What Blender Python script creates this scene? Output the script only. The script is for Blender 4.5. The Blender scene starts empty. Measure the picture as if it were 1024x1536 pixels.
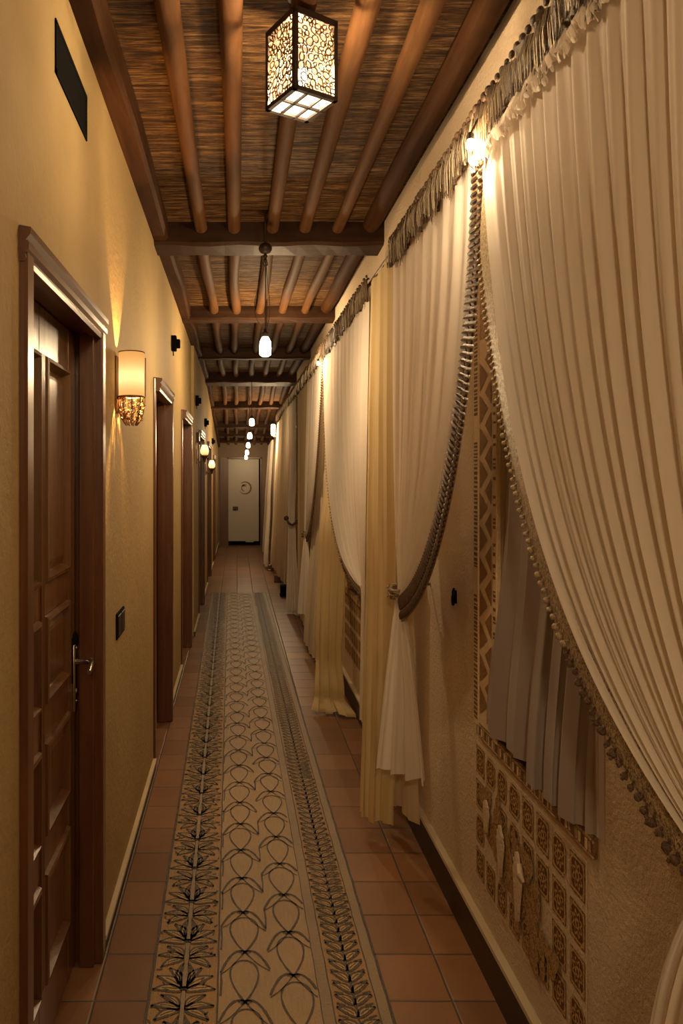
import bpy, math, random
from mathutils import Vector, Matrix
random.seed(7)
C = bpy.context.scene
COL = C.collection
PI = math.pi

# ------------------------------------------------------------------ camera, world, light, exposure
F = 1100.0
cd = bpy.data.cameras.new('camera'); cam = bpy.data.objects.new('camera', cd); COL.objects.link(cam)
cam.location = (0, 0, 1.6); cam.rotation_euler = (PI/2, 0, 0)
cd.sensor_width = 36; cd.lens = 36*F/1536; cd.shift_x = (512-355)/1536; cd.shift_y = -(768-712)/1536
cd.clip_start = 0.02
C.camera = cam
C.view_settings.view_transform = 'Standard'; C.view_settings.look = 'None'
C.view_settings.gamma = 1; C.view_settings.use_curve_mapping = False
C.view_settings.exposure = 0.0
w = bpy.data.worlds.new('world'); C.world = w; w.use_nodes = True
w.node_tree.nodes['Background'].inputs[0].default_value = (1.0, 0.62, 0.34, 1)
w.node_tree.nodes['Background'].inputs[1].default_value = 0.16
WARM = (1.0, 0.715, 0.40); AMBER = (1.0, 0.52, 0.16)
LANTERN_W, NEAR_W, PENDANT_W, ADDED_BULB_W, SCONCE_W, FAR_W, CURTLAMP_W = 88.0, 100.0, 20.0, 40.0, 60.0, 6.0, 40.0
C.cycles.use_denoising = True

# ------------------------------------------------------------------ mesh helpers
class MB:
    def __init__(s): s.v = []; s.f = []; s.m = []; s.uv = []
    def add(s, vs, fs, mi=0, uvs=None):
        o = len(s.v); s.v += [tuple(v) for v in vs]
        for k, f in enumerate(fs):
            s.f.append([i+o for i in f]); s.m.append(mi); s.uv.append(uvs[k] if uvs else None)
        return s
    def box(s, x0, y0, z0, x1, y1, z1, mi=0, b=0.0):
        if b > 0:
            return s.bbox(x0, y0, z0, x1, y1, z1, mi, b)
        vs = [(x, y, z) for x in (x0, x1) for y in (y0, y1) for z in (z0, z1)]
        return s.add(vs, [(0,1,3,2),(4,6,7,5),(0,4,5,1),(2,3,7,6),(0,2,6,4),(1,5,7,3)], mi)
    def bbox(s, x0, y0, z0, x1, y1, z1, mi, b):
        # box with chamfered edges
        c = ((x0+x1)/2, (y0+y1)/2, (z0+z1)/2); h = (abs(x1-x0)/2, abs(y1-y0)/2, abs(z1-z0)/2)
        b = min(b, min(h)*0.9); vs = []; idx = {}
        for sx in (-1, 1):
            for sy in (-1, 1):
                for sz in (-1, 1):
                    sg = (sx, sy, sz)
                    for a in range(3):
                        p = [c[i]+sg[i]*(h[i]-(0 if i == a else b)) for i in range(3)]
                        idx[(sg, a)] = len(vs); vs.append(p)
        fs = []
        for a in range(3):
            o = [i for i in range(3) if i != a]
            for sa in (-1, 1):
                q = []
                for (p, r) in ((-1,-1),(1,-1),(1,1),(-1,1)):
                    sg = [0]*3; sg[a] = sa; sg[o[0]] = p; sg[o[1]] = r; q.append(idx[(tuple(sg), a)])
                fs.append(q if (sa > 0) != (a == 1) else q[::-1])
        for a in range(3):                       # edges running along axis a
            o = [i for i in range(3) if i != a]
            for p in (-1, 1):
                for r in (-1, 1):
                    def k(sa, ax):
                        sg = [0]*3; sg[a] = sa; sg[o[0]] = p; sg[o[1]] = r; return idx[(tuple(sg), ax)]
                    q = [k(-1, o[0]), k(1, o[0]), k(1, o[1]), k(-1, o[1])]
                    fs.append(q)
        for sx in (-1, 1):
            for sy in (-1, 1):
                for sz in (-1, 1):
                    sg = (sx, sy, sz); fs.append([idx[(sg, 0)], idx[(sg, 1)], idx[(sg, 2)]])
        return s.add(vs, fs, mi)
    def tube(s, pts, r, n=8, mi=0, cap=True, sq=1.0):
        pts = [Vector(p) for p in pts]; rs = r if hasattr(r, '__len__') else [r]*len(pts)
        vs = []; prev = None
        for i, p in enumerate(pts):
            d = (pts[min(i+1, len(pts)-1)]-pts[max(i-1, 0)])
            d = d.normalized() if d.length > 1e-9 else Vector((0,0,1))
            if prev is None:
                u = d.orthogonal().normalized()
                if abs(d.y) > .9: u = Vector((1,0,0))
            else:
                u = (prev-d*prev.dot(d)); u = u.normalized() if u.length > 1e-6 else d.orthogonal().normalized()
            prev = u; w_ = d.cross(u)
            for k in range(n):
                a = 2*PI*k/n; vs.append(p+(u*math.cos(a)+w_*math.sin(a)*sq)*rs[i])
        fs = []
        for i in range(len(pts)-1):
            for k in range(n):
                fs.append((i*n+k, i*n+(k+1)%n, (i+1)*n+(k+1)%n, (i+1)*n+k))
        if cap: fs += [tuple(range(n))[::-1], tuple((len(pts)-1)*n+k for k in range(n))]
        return s.add(vs, fs, mi)
    def lathe(s, c, prof, n=20, mi=0, cap=True):
        vs = []
        for r, z in prof:
            for k in range(n):
                a = 2*PI*k/n; vs.append((c[0]+r*math.cos(a), c[1]+r*math.sin(a), c[2]+z))
        fs = [(i*n+k, i*n+(k+1)%n, (i+1)*n+(k+1)%n, (i+1)*n+k) for i in range(len(prof)-1) for k in range(n)]
        if cap: fs += [tuple(range(n))[::-1], tuple((len(prof)-1)*n+k for k in range(n))]
        return s.add(vs, fs, mi)
    def ball(s, c, r, n=6, m=4, mi=0, sc=(1,1,1)):
        vs = [(c[0], c[1], c[2]-r*sc[2])]
        for j in range(1, m):
            b = -PI/2+PI*j/m
            for k in range(n):
                a = 2*PI*k/n; vs.append((c[0]+r*sc[0]*math.cos(b)*math.cos(a), c[1]+r*sc[1]*math.cos(b)*math.sin(a), c[2]+r*sc[2]*math.sin(b)))
        vs.append((c[0], c[1], c[2]+r*sc[2])); L = len(vs)-1
        fs = [(0, 1+(k+1)%n, 1+k) for k in range(n)]
        for j in range(m-2):
            for k in range(n):
                fs.append((1+j*n+k, 1+j*n+(k+1)%n, 1+(j+1)*n+(k+1)%n, 1+(j+1)*n+k))
        fs += [(1+(m-2)*n+k, 1+(m-2)*n+(k+1)%n, L) for k in range(n)]
        return s.add(vs, fs, mi)
    def grid(s, P, mi=0):                      # P[i][j] rows of points
        nj = len(P[0]); vs = [p for r in P for p in r]
        fs = [(i*nj+j, i*nj+j+1, (i+1)*nj+j+1, (i+1)*nj+j) for i in range(len(P)-1) for j in range(nj-1)]
        uvs = [[(j/(nj-1), i/(len(P)-1)), ((j+1)/(nj-1), i/(len(P)-1)), ((j+1)/(nj-1), (i+1)/(len(P)-1)), (j/(nj-1), (i+1)/(len(P)-1))] for i in range(len(P)-1) for j in range(nj-1)]
        return s.add(vs, fs, mi, uvs)
    def quad(s, a, b, c, d, mi=0, uv=None):
        return s.add([a, b, c, d], [(0,1,2,3)], mi, [uv or [(0,0),(1,0),(1,1),(0,1)]])
    def line(s, pts, wd, z, mi=0):             # flat ribbon in the XY plane
        n = len(pts); L = []; R = []
        for i in range(n):
            a = pts[max(i-1, 0)]; b = pts[min(i+1, n-1)]; dx, dy = b[0]-a[0], b[1]-a[1]
            l = math.hypot(dx, dy) or 1; ww = wd[i] if hasattr(wd, '__len__') else wd
            L.append((pts[i][0]-dy/l*ww/2, pts[i][1]+dx/l*ww/2, z)); R.append((pts[i][0]+dy/l*ww/2, pts[i][1]-dx/l*ww/2, z))
        return s.add(R+L, [(i, i+1, n+i+1, n+i) for i in range(n-1)], mi)

def tag(o, label=None, cat=None, group=None, kind=None):
    if label: o['label'] = label
    if cat: o['category'] = cat
    if group: o['group'] = group
    if kind: o['kind'] = kind
    return o
def link_mesh(name, mb, mats, parent=None, smooth=False, origin=None, solid=0.0, sub=0):
    me = bpy.data.meshes.new(name)
    if parent is not None:
        og = Vector((0,0,0)); q = parent
        while q is not None: og = og+Vector(q.location); q = q.parent
    elif origin is not None: og = Vector(origin)
    else:
        xs = [v[0] for v in mb.v]; ys = [v[1] for v in mb.v]; zs = [v[2] for v in mb.v]
        og = Vector(((min(xs)+max(xs))/2, (min(ys)+max(ys))/2, min(zs)))
    me.from_pydata([tuple(Vector(v)-og) for v in mb.v], [], mb.f)
    mats = mats if isinstance(mats, (list, tuple)) else [mats]
    for m in mats: me.materials.append(m)
    for i, p in enumerate(me.polygons): p.material_index = mb.m[i]; p.use_smooth = smooth
    if any(mb.uv):
        ul = me.uv_layers.new(name='UVMap')
        for i, p in enumerate(me.polygons):
            if mb.uv[i]:
                for k, li in enumerate(p.loop_indices): ul.data[li].uv = mb.uv[i][k]
    me.update()
    o = bpy.data.objects.new(name, me); COL.objects.link(o)
    if parent is not None: o.parent = parent
    else: o.location = og
    if solid:
        md = o.modifiers.new('solid', 'SOLIDIFY'); md.thickness = solid; md.offset = 0
    if smooth:
        try: me.set_sharp_from_angle(angle=math.radians(50))
        except Exception: pass
    return o
def obj(name, mb, mats, parent=None, **k): return link_mesh(name, mb, mats, parent, **k)
def thing(name, loc, label, cat, group=None, kind=None):
    o = bpy.data.objects.new(name, None); COL.objects.link(o); o.location = loc; o.empty_display_size = .05
    return tag(o, label, cat, group, kind)
def struct(name, mb, mats, **k):
    return tag(obj(name, mb, mats, **k), kind='structure')
def copy_tree(o, loc, label=None):
    r = o.copy(); COL.objects.link(r); r.location = loc
    if label: r['label'] = label
    def rec(a, b):
        for ch in a.children:
            c = ch.copy(); COL.objects.link(c); c.parent = b; rec(ch, c)
    rec(o, r); return r
def add_light(name, loc, watts, color, r=0.03, parent=None):
    l = bpy.data.lights.new(name, 'POINT'); l.energy = watts; l.color = color; l.shadow_soft_size = r
    o = bpy.data.objects.new(name, l); COL.objects.link(o)
    if parent is not None:
        o.parent = parent; o.location = Vector(loc)-Vector(parent.location)
    else: o.location = loc
    return o

# ------------------------------------------------------------------ material helpers
class NT:
    def __init__(s, name):
        s.mat = bpy.data.materials.new(name); s.mat.use_nodes = True; s.t = s.mat.node_tree
        s.b = s.t.nodes['Principled BSDF']; s.out = s.t.nodes['Material Output']
    def n(s, kind, **k):
        nd = s.t.nodes.new(kind)
        for a, v in k.items(): setattr(nd, a, v)
        return nd
    def l(s, a, b): s.t.links.new(a, b)
    def coord(s, which='Object', scale=(1,1,1), loc=(0,0,0), rot=(0,0,0)):
        tc = s.n('ShaderNodeTexCoord'); mp = s.n('ShaderNodeMapping')
        mp.inputs['Scale'].default_value = scale; mp.inputs['Location'].default_value = loc; mp.inputs['Rotation'].default_value = rot
        s.l(tc.outputs[which], mp.inputs[0]); return mp.outputs[0]
    def noise(s, vec, scale, detail=4, rough=.55, dist=0.0):
        t = s.n('ShaderNodeTexNoise'); t.inputs['Scale'].default_value = scale; t.inputs['Detail'].default_value = detail
        t.inputs['Roughness'].default_value = rough; t.inputs['Distortion'].default_value = dist
        s.l(vec, t.inputs['Vector']); return t.outputs['Fac']
    def ramp(s, fac, stops):
        r = s.n('ShaderNodeValToRGB'); e = r.color_ramp.elements
        while len(e) < len(stops): e.new(.5)
        for k, (p, c) in enumerate(stops): e[k].position = p; e[k].color = (*c, 1)
        s.l(fac, r.inputs[0]); return r.outputs[0]
    def math(s, op, a, b=None, c=None):
        m = s.n('ShaderNodeMath', operation=op)
        for i, v in enumerate((a, b, c)):
            if v is None: continue
            if isinstance(v, (int, float)): m.inputs[i].default_value = v
            else: s.l(v, m.inputs[i])
        return m.outputs[0]
    def mix(s, fac, a, b, mode='MIX'):
        m = s.n('ShaderNodeMix', data_type='RGBA', blend_type=mode)
        for sock, v in ((m.inputs[0], fac), (m.inputs[6], a), (m.inputs[7], b)):
            if isinstance(v, (int, float)): sock.default_value = v
            elif isinstance(v, tuple): sock.default_value = (*v, 1)
            else: s.l(v, sock)
        return m.outputs[2]
    def bump(s, h, strength=.3, dist=.01):
        b = s.n('ShaderNodeBump'); b.inputs['Strength'].default_value = strength; b.inputs['Distance'].default_value = dist
        s.l(h, b.inputs['Height']); s.l(b.outputs[0], s.b.inputs['Normal'])
    def base(s, c):
        if isinstance(c, tuple): s.b.inputs['Base Color'].default_value = (*c, 1)
        else: s.l(c, s.b.inputs['Base Color'])
    def set(s, rough=.6, spec=.3, metal=0, **k):
        s.b.inputs['Roughness'].default_value = rough; s.b.inputs['Metallic'].default_value = metal
        s.b.inputs['Specular IOR Level'].default_value = spec
        for a, v in k.items(): s.b.inputs[a.replace('_', ' ')].default_value = v
        return s.mat

def plaster(name, c1, c2, fine=60, strength=.25, dist=.006, rough=.75):
    n = NT(name); v = n.coord(); big = n.noise(v, 1.6, 5); sm = n.noise(v, fine, 5, .65)
    n.base(n.ramp(big, [(.3, c1), (.7, c2)])); med = n.noise(v, 9, 4)
    n.bump(n.math('ADD', sm, n.math('MULTIPLY', med, 1.2)), strength, dist); return n.set(rough, .25)
def wood(name, c1, c2, axis='Z', rough=.4, spec=.5, sc=1.0, coat=0.0, bump=.15):
    st = {'X': (2,28,28), 'Y': (28,2,28), 'Z': (28,28,2)}[axis]
    n = NT(name); v = n.coord(scale=tuple(a*sc for a in st)); g = n.noise(v, 1.0, 6, .65, .6); v2 = n.coord(scale=(3,3,3)); b = n.noise(v2, 1, 3)
    n.base(n.mix(n.math('MULTIPLY', b, .45), n.ramp(g, [(.3, c1), (.7, c2)]), c1)); n.bump(g, bump, .004)
    return n.set(rough, spec, Coat_Weight=coat, Coat_Roughness=.3)
def metal(name, c, rough=.45, m=.8):
    n = NT(name); v = n.coord(); g = n.noise(v, 90, 3); n.base(n.mix(n.math('MULTIPLY', g, .6), c, tuple(x*.45 for x in c))); n.bump(g, .15, .002)
    return n.set(rough, .5, m)
def cloth(name, c, transl=.35, weave=900, rough=.85, sheer=0.0, tint=None):
    n = NT(name); v = n.coord(); g = n.noise(v, weave, 2); big = n.noise(v, 5, 3)
    col = n.mix(n.math('MULTIPLY', big, .35), c, tuple(x*.86 for x in c)); n.base(col); n.bump(g, .12, .001); n.set(rough, .1, Sheen_Weight=.15)
    tr = n.n('ShaderNodeBsdfTranslucent'); tr.inputs[0].default_value = (*(tint or c), 1)
    m = n.n('ShaderNodeMixShader'); m.inputs[0].default_value = transl
    n.l(n.b.outputs[0], m.inputs[1]); n.l(tr.outputs[0], m.inputs[2]); last = m.outputs[0]
    if sheer:
        tp = n.n('ShaderNodeBsdfTransparent'); m2 = n.n('ShaderNodeMixShader'); m2.inputs[0].default_value = sheer
        n.l(last, m2.inputs[1]); n.l(tp.outputs[0], m2.inputs[2]); last = m2.outputs[0]
    n.l(last, n.out.inputs[0]); return n.mat
def emit(name, c, strength, sheer=0.0):
    n = NT(name); e = n.n('ShaderNodeEmission'); e.inputs[0].default_value = (*c, 1); e.inputs[1].default_value = strength
    last = e.outputs[0]
    if sheer:
        tp = n.n('ShaderNodeBsdfTransparent'); m2 = n.n('ShaderNodeMixShader'); m2.inputs[0].default_value = sheer
        n.l(last, m2.inputs[1]); n.l(tp.outputs[0], m2.inputs[2]); last = m2.outputs[0]
    n.l(last, n.out.inputs[0]); return n.mat

def shade_mat(name):
    n = NT(name); e = n.n('ShaderNodeEmission'); e.inputs[0].default_value = (1, .43, .085, 1); e.inputs[1].default_value = .72
    tr = n.n('ShaderNodeBsdfTranslucent'); tr.inputs[0].default_value = (.0036, .0040, .0058, 1)
    a = n.n('ShaderNodeAddShader'); n.l(e.outputs[0], a.inputs[0]); n.l(tr.outputs[0], a.inputs[1]); n.l(a.outputs[0], n.out.inputs[0]); return n.mat
M = {}
M['wall_l'] = plaster('ochre_plaster', (.345,.240,.105), (.415,.298,.137), 45, .4, .010)
M['wall_r'] = plaster('rough_cream_plaster', (.62,.49,.34), (.68,.54,.385), 75, .8, .010)
M['wall_top'] = plaster('ochre_plaster_band', (.60,.43,.235), (.66,.48,.27), 40, .15, .004)
M['wall_e'] = plaster('grey_brown_plaster', (.20,.145,.10), (.25,.185,.13), 30, .2, .005)
M['door'] = wood('varnished_door_wood', (.095,.037,.012), (.23,.105,.040), 'Z', .27, .6, 1, .35, .08)
M['frame'] = wood('varnished_frame_wood', (.075,.025,.009), (.165,.062,.022), 'Z', .33, .55, 1, .25)
M['frameY'] = wood('varnished_lintel_wood', (.060,.018,.008), (.135,.048,.02), 'Y', .3, .6, 1, .3)
M['joist'] = wood('aged_pole_wood', (.062,.026,.009), (.15,.068,.025), 'Y', .7, .1, .8, 0, .4)
M['beam'] = wood('dark_beam_wood', (.022,.009,.004), (.060,.026,.011), 'X', .6, .15, .8, 0, .3)
M['wallbeam'] = wood('dark_wall_plate_wood', (.032,.012,.004), (.085,.036,.013), 'Y', .75, .08, .8, 0, .4)
M['skirt'] = wood('dark_skirting_wood', (.028,.013,.008), (.06,.028,.016), 'Y', .45, .4, 1, 0, .1)
M['iron'] = metal('dark_iron', (.045,.03,.022), .5, .6)
M['bronze'] = metal('bronze_ironwork', (.20,.11,.05), .45, .8)
M['black'] = NT('black_paint').set(.9, .05); M['black'].node_tree.nodes['Principled BSDF'].inputs[0].default_value = (.006,.005,.005,1)
M['chrome'] = metal('brushed_nickel', (.55,.5,.44), .25, 1)
M['sheer'] = cloth('white_voile', (.86,.79,.71), .42, sheer=.03)
M['cream'] = cloth('golden_cream_voile', (.70,.55,.30), .35)
M['cream2'] = cloth('pale_cream_cloth', (.72,.60,.42), .3)
M['grey'] = cloth('grey_curtain_cloth', (.37,.31,.285), .12)
M['greylight'] = cloth('pale_lining_cloth', (.55,.47,.40), .15)
M['sconce_shade'] = shade_mat('amber_shade_fabric')
M['bulb'] = emit('glowing_bulb', (1, .80, .50), 40, .6)
M['bulb_far'] = emit('glowing_far_bulb', (1, .82, .55), 25, .6)
M['pane'] = emit('glowing_frosted_pane', (1, .74, .40), 1.6, .6)
M['pane_b'] = emit('glowing_bottom_pane', (1, .85, .58), 8.0, .6)
M['white'] = NT('white_paint').set(.5, .3); M['white'].node_tree.nodes['Principled BSDF'].inputs[0].default_value = (.46,.42,.36,1)

def mat_reed():
    n = NT('reed_mat'); v = n.coord(scale=(9, 110, 20)); g = n.noise(v, 1.0, 6, .75, .5)
    v2 = n.coord(scale=(3.2, 38, 4)); g2 = n.noise(v2, 1.0, 4, .65, 1.2); v3 = n.coord(scale=(1.5,1.5,1)); g3 = n.noise(v3, 1.5, 3)
    h = n.math('ADD', n.math('MULTIPLY', g, .6), n.math('MULTIPLY', g2, .4))
    c = n.ramp(h, [(.40, (.012,.005,.002)), (.5, (.10,.048,.017)), (.60, (.36,.20,.075))])
    n.base(n.mix(n.math('MULTIPLY', g3, .5), c, (.07,.03,.012))); n.bump(h, 1.0, .02); return n.set(.7, .12)
def mat_floor():
    n = NT('terracotta_tiles'); T = .218
    tc = n.n('ShaderNodeTexCoord'); sp = n.n('ShaderNodeSeparateXYZ'); n.l(tc.outputs['Object'], sp.inputs[0])
    def cell(o, off):
        a = n.math('DIVIDE', n.math('ADD', o, off), T)
        f = n.math('FRACT', a); d = n.math('MINIMUM', f, n.math('SUBTRACT', 1.0, f)); return d, n.math('FLOOR', a)
    wob = n.noise(n.coord(scale=(6,6,6)), 1, 2); w2 = n.math('MULTIPLY', n.math('SUBTRACT', wob, .5), .006)
    dx, ix = cell(n.math('ADD', sp.outputs[0], w2), 20*T-.656); dy, iy = cell(n.math('ADD', sp.outputs[1], w2), 20*T-.049)
    d = n.math('MINIMUM', dx, dy)
    cv = n.n('ShaderNodeCombineXYZ'); n.l(ix, cv.inputs[0]); n.l(iy, cv.inputs[1])
    wn = n.n('ShaderNodeTexWhiteNoise', noise_dimensions='3D'); n.l(cv.outputs[0], wn.inputs[0])
    tile = n.ramp(wn.outputs['Value'], [(0, (.155,.078,.036)), (.5, (.215,.108,.049)), (1, (.275,.142,.066))])
    mot = n.noise(n.coord(), 14, 5, .6); tile = n.mix(n.math('MULTIPLY', mot, .55), tile, (.16,.060,.026))
    g = n.math('SMOOTH_MIN', n.math('DIVIDE', d, .022), 1.0, .2)
    mask = n.ramp(d, [(.010, (0,0,0)), (.022, (1,1,1))])
    n.base(n.mix(mask, (.085,.070,.060), tile)); n.bump(n.math('ADD', g, n.math('MULTIPLY', mot, .15)), .5, .006)
    return n.set(.36, .5)
def mat_rug(name, c1, c2, c3, sc=(140,14,14)):
    n = NT(name); g = n.noise(n.coord(scale=sc), 1, 4, .7); b = n.noise(n.coord(), 5, 4); f = n.noise(n.coord(), 260, 2)
    n.base(n.mix(n.math('MULTIPLY', f, .35), n.mix(b, n.ramp(g, [(.3, c1), (.7, c2)]), c3), tuple(x*.6 for x in c1))); n.bump(n.math('ADD', g, f), .5, .004)
    return n.set(.43, .55)
def mat_lattice(name, dark, light, scale):
    n = NT(name); v = n.n('ShaderNodeTexVoronoi', feature='DISTANCE_TO_EDGE'); v.inputs['Scale'].default_value = scale
    n.l(n.coord(), v.inputs['Vector']); n.base(n.ramp(v.outputs['Distance'], [(.08, dark), (.2, light)])); return n.set(.6, .3)
def mat_stencil(name, c1, c2, scale=150, plaster_c=(.60,.46,.30)):
    n = NT(name); uv = n.coord('UV', (1,1,1), (-.5,-.5,0)); sp = n.n('ShaderNodeSeparateXYZ'); n.l(uv, sp.inputs[0])
    r = n.n('ShaderNodeVectorMath', operation='LENGTH'); n.l(uv, r.inputs[0]); R = r.outputs['Value']
    ax = n.math('ABSOLUTE', sp.outputs[0]); ay = n.math('ABSOLUTE', sp.outputs[1])
    ang = n.math('ARCTAN2', sp.outputs[1], sp.outputs[0])
    pet = n.math('MULTIPLY', n.math('COSINE', n.math('MULTIPLY', ang, 8.0)), .055)
    ring = n.math('ABSOLUTE', n.math('SUBTRACT', n.math('ADD', R, pet), .27)); ring2 = n.math('ABSOLUTE', n.math('SUBTRACT', R, .11))
    dia = n.math('ABSOLUTE', n.math('SUBTRACT', n.math('ADD', ax, ay), .72)); edge = n.math('ABSOLUTE', n.math('SUBTRACT', n.math('MAXIMUM', ax, ay), .43))
    m = n.math('MINIMUM', n.math('MINIMUM', ring, ring2), n.math('MINIMUM', dia, edge))
    ns = n.noise(n.coord(), scale, 3, .6, 1.0)
    val = n.math('ADD', m, n.math('MULTIPLY', n.math('SUBTRACT', ns, .5), .14))
    c = n.ramp(val, [(.015, c2), (.05, c1)])
    wear = n.noise(n.coord(), 22, 4, .7); c = n.mix(n.ramp(wear, [(.62, (0,0,0)), (.74, (1,1,1))]), c, plaster_c)
    n.base(c); n.bump(ns, .3, .002); return n.set(.7, .2)
def mat_brocade(name, c1, c2, scale=110, rough=.5):
    n = NT(name); ns = n.noise(n.coord(scale=(1,1,.7)), scale, 4, .7, 1.5); n.base(n.ramp(ns, [(.42, c1), (.56, c2)])); n.bump(ns, .5, .003); return n.set(rough, .4)
M['reed'] = mat_reed(); M['floor'] = mat_floor()
M['rug_field'] = mat_rug('rug_field_pile', (.28,.18,.09), (.43,.29,.155), (.36,.235,.12))
M['rug_border'] = mat_rug('rug_border_pile', (.21,.105,.026), (.42,.235,.062), (.31,.165,.042))
M['rug_band'] = mat_rug('rug_band_pile', (.22,.155,.095), (.33,.24,.15), (.28,.20,.12), (14,300,14))
M['rug_line'] = mat_rug('rug_dark_yarn', (.026,.012,.005), (.055,.028,.012), (.036,.018,.008))
M['rug_leaf'] = mat_rug('rug_leaf_pile', (.34,.20,.055), (.56,.35,.11), (.44,.26,.075))
M['stencil'] = mat_stencil('stencilled_ornament', (.13,.060,.018), (.55,.37,.16))
M['stencil2'] = mat_brocade('scrolled_ornament', (.14,.065,.020), (.50,.33,.145), 130, .7)
M['motif_bg'] = mat_brocade('buff_painted_wood', (.66,.50,.32), (.74,.58,.38), 60, .6)
M['motif_tri'] = mat_brocade('brown_painted_triangles', (.22,.115,.045), (.33,.185,.075), 160, .6)
M['motif_dark'] = mat_brocade('dark_painted_marks', (.12,.065,.03), (.22,.12,.05), 120, .6)
M['motif_scroll'] = mat_brocade('scrolled_painting', (.27,.15,.06), (.52,.36,.20), 70, .6)
M['seq'] = mat_brocade('sequinned_braid', (.075,.045,.025), (.34,.24,.13), 170, .35)
M['fringe'] = mat_brocade('dark_metallic_fringe', (.030,.018,.011), (.13,.080,.042), 210, .45)
M['fringe_l'] = metal('gilt_thread', (.58,.49,.36), .35, .6)
M['trimdark'] = mat_brocade('dark_trim_cord', (.045,.022,.012), (.11,.06,.03), 200, .45)
M['trimlight'] = mat_brocade('gilt_trim_lace', (.10,.065,.035), (.56,.44,.28), 200, .4)
M['pom'] = mat_brocade('bead_trim', (.24,.17,.10), (.50,.38,.24), 300, .35)
M['pomdark'] = mat_brocade('dark_pompom_wool', (.06,.034,.02), (.15,.09,.05), 300, .6)
M['glassdark'] = NT('dark_window_glass').set(.08, .6); M['glassdark'].node_tree.nodes['Principled BSDF'].inputs[0].default_value = (.03,.025,.02,1)

# ------------------------------------------------------------------ setting
XL, XL2, XR = -.453, -.425, .805
YB, YE, ZC = -2.6, 16.6, 2.98
YS = 10.3                                        # beyond this the ceiling slopes down
def zc(y): return ZC if y < YS else ZC-(y-YS)/(YE-YS)*.66
m = MB(); m.box(-1.0, YB, -.05, 1.3, YE+.3, 0); struct('floor', m, M['floor'], origin=(0,0,0))
m = MB(); m.box(-1.0, YB, ZC, 1.3, YS, ZC+.06)
m.add([(-1,YS,ZC),(1.3,YS,ZC),(1.3,YE+.1,zc(YE+.1)),(-1,YE+.1,zc(YE+.1)),(-1,YS,ZC+.06),(1.3,YS,ZC+.06),(1.3,YE+.1,ZC+.06),(-1,YE+.1,ZC+.06)],
      [(0,3,2,1),(4,5,6,7),(0,1,5,4),(2,3,7,6),(1,2,6,5),(3,0,4,7)])
struct('ceiling', m, M['reed'], origin=(0,0,0))

DOORS = [(1.53,2.45,XL,2.12,.022), (3.98,4.80,XL,2.13,.045), (5.95,6.84,XL,2.13,.045), (8.15,9.10,XL2,2.10,.035), (10.5,11.6,XL2,2.08,.035), (13.0,13.9,XL2,1.95,.03)]
def left_wall(ys, ye, X, ds):
    m = MB(); y = ys; TH = .25
    for (a, b, _, h, _) in ds:
        a += .02; b -= .02; h -= .03
        m.box(X-TH, y, 0, X, a, 3.0); m.box(X-TH, a, h, X, b, 3.0); y = b
    m.box(X-TH, y, 0, X, ye, 3.0); return m
m = left_wall(YB, 7.25, XL, DOORS[:3]); m2 = left_wall(7.25, YE, XL2, DOORS[3:]); m.add(m2.v, m2.f)
struct('wall_left', m, M['wall_l'], origin=(XL,0,0))
WIN = [(1.635, 2.235, .785, 2.28), (4.62, 5.22, .785, 2.28)]
m = MB(); y = YB
for (a, b, z0, z1) in WIN:
    m.box(XR, y, 0, XR+.3, a, 3.0); m.box(XR, a, 0, XR+.3, b, z0); m.box(XR, a, z1, XR+.3, b, 3.0); y = b
m.box(XR, y, 0, XR+.3, YE, 3.0); struct('wall_right', m, M['wall_r'], origin=(XR,0,0))
m = MB(); m.box(-1.0, YE, 0, -.21, YE+.2, 3.0); m.box(.56, YE, 0, 1.3, YE+.2, 3.0); m.box(-.21, YE, 1.99, .56, YE+.2, 3.0); struct('wall_back', m, M['wall_e'])
m = MB(); m.box(-1.0, YB-.1, 0, 1.3, YB, 3.0); struct('wall_front', m, M['wall_l'])
# skirting
m = MB(); m.box(XR-.018, YB, 0, XR, YE, .135, 0); m.box(XR-.024, YB, .135, XR, YE, .150, 1); struct('baseboard_right', m, [M['skirt'], M['cream2']])
m = MB(); y = YB
for k, (a, b, X, h, p) in enumerate(DOORS+[(YE, YE, XL2, 0, 0)]):
    XX = XL if k < 3 else XL2
    seg = [(y, a)] if not (y < 7.25 < a) else [(y, 7.25), (7.25, a)]
    for (s0, s1) in seg:
        XX = XL if s1 <= 7.25 else XL2
        m.box(XX, s0, 0, XX+.014, s1, .045, 0); m.box(XX, s0, .045, XX+.018, s1, .06, 1)
    y = b
struct('baseboard_left', m, [M['skirt'], M['cream2']])
# plaster cornice band under the right hand eaves
# ------------------------------------------------------------------ ceiling timbers
def log(name, x, y0, y1, r, z0, z1=None, mat='joist', wob=.012, label=None, group=None, n=12):
    z1 = z0 if z1 is None else z1; N = 14; pts = []; rs = []; ph = random.uniform(0, 6); a = random.uniform(.4, 1)*wob
    for i in range(N+1):
        t = i/N; pts.append((x+a*math.sin(ph+t*5), y0+(y1-y0)*t, z0+(z1-z0)*t+.3*a*math.sin(ph*2+t*7))); rs.append(r*(1+.07*math.sin(ph*3+t*9)))
    m = MB(); m.tube(pts, rs, n, 0, True, .9); return tag(obj(name, m, M[mat], smooth=True), label, 'joist', group, 'structure')
XJ = [-.188, -.012, .20, .385, .555]
place = ['first', 'second', 'third', 'fourth', 'fifth']
bays = [(YB, 4.02, 'nearest ceiling bay'), (4.2, 6.02, 'second ceiling bay'), (6.18, 8.02, 'third ceiling bay'), (8.18, 10.02, 'fourth ceiling bay')]
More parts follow.
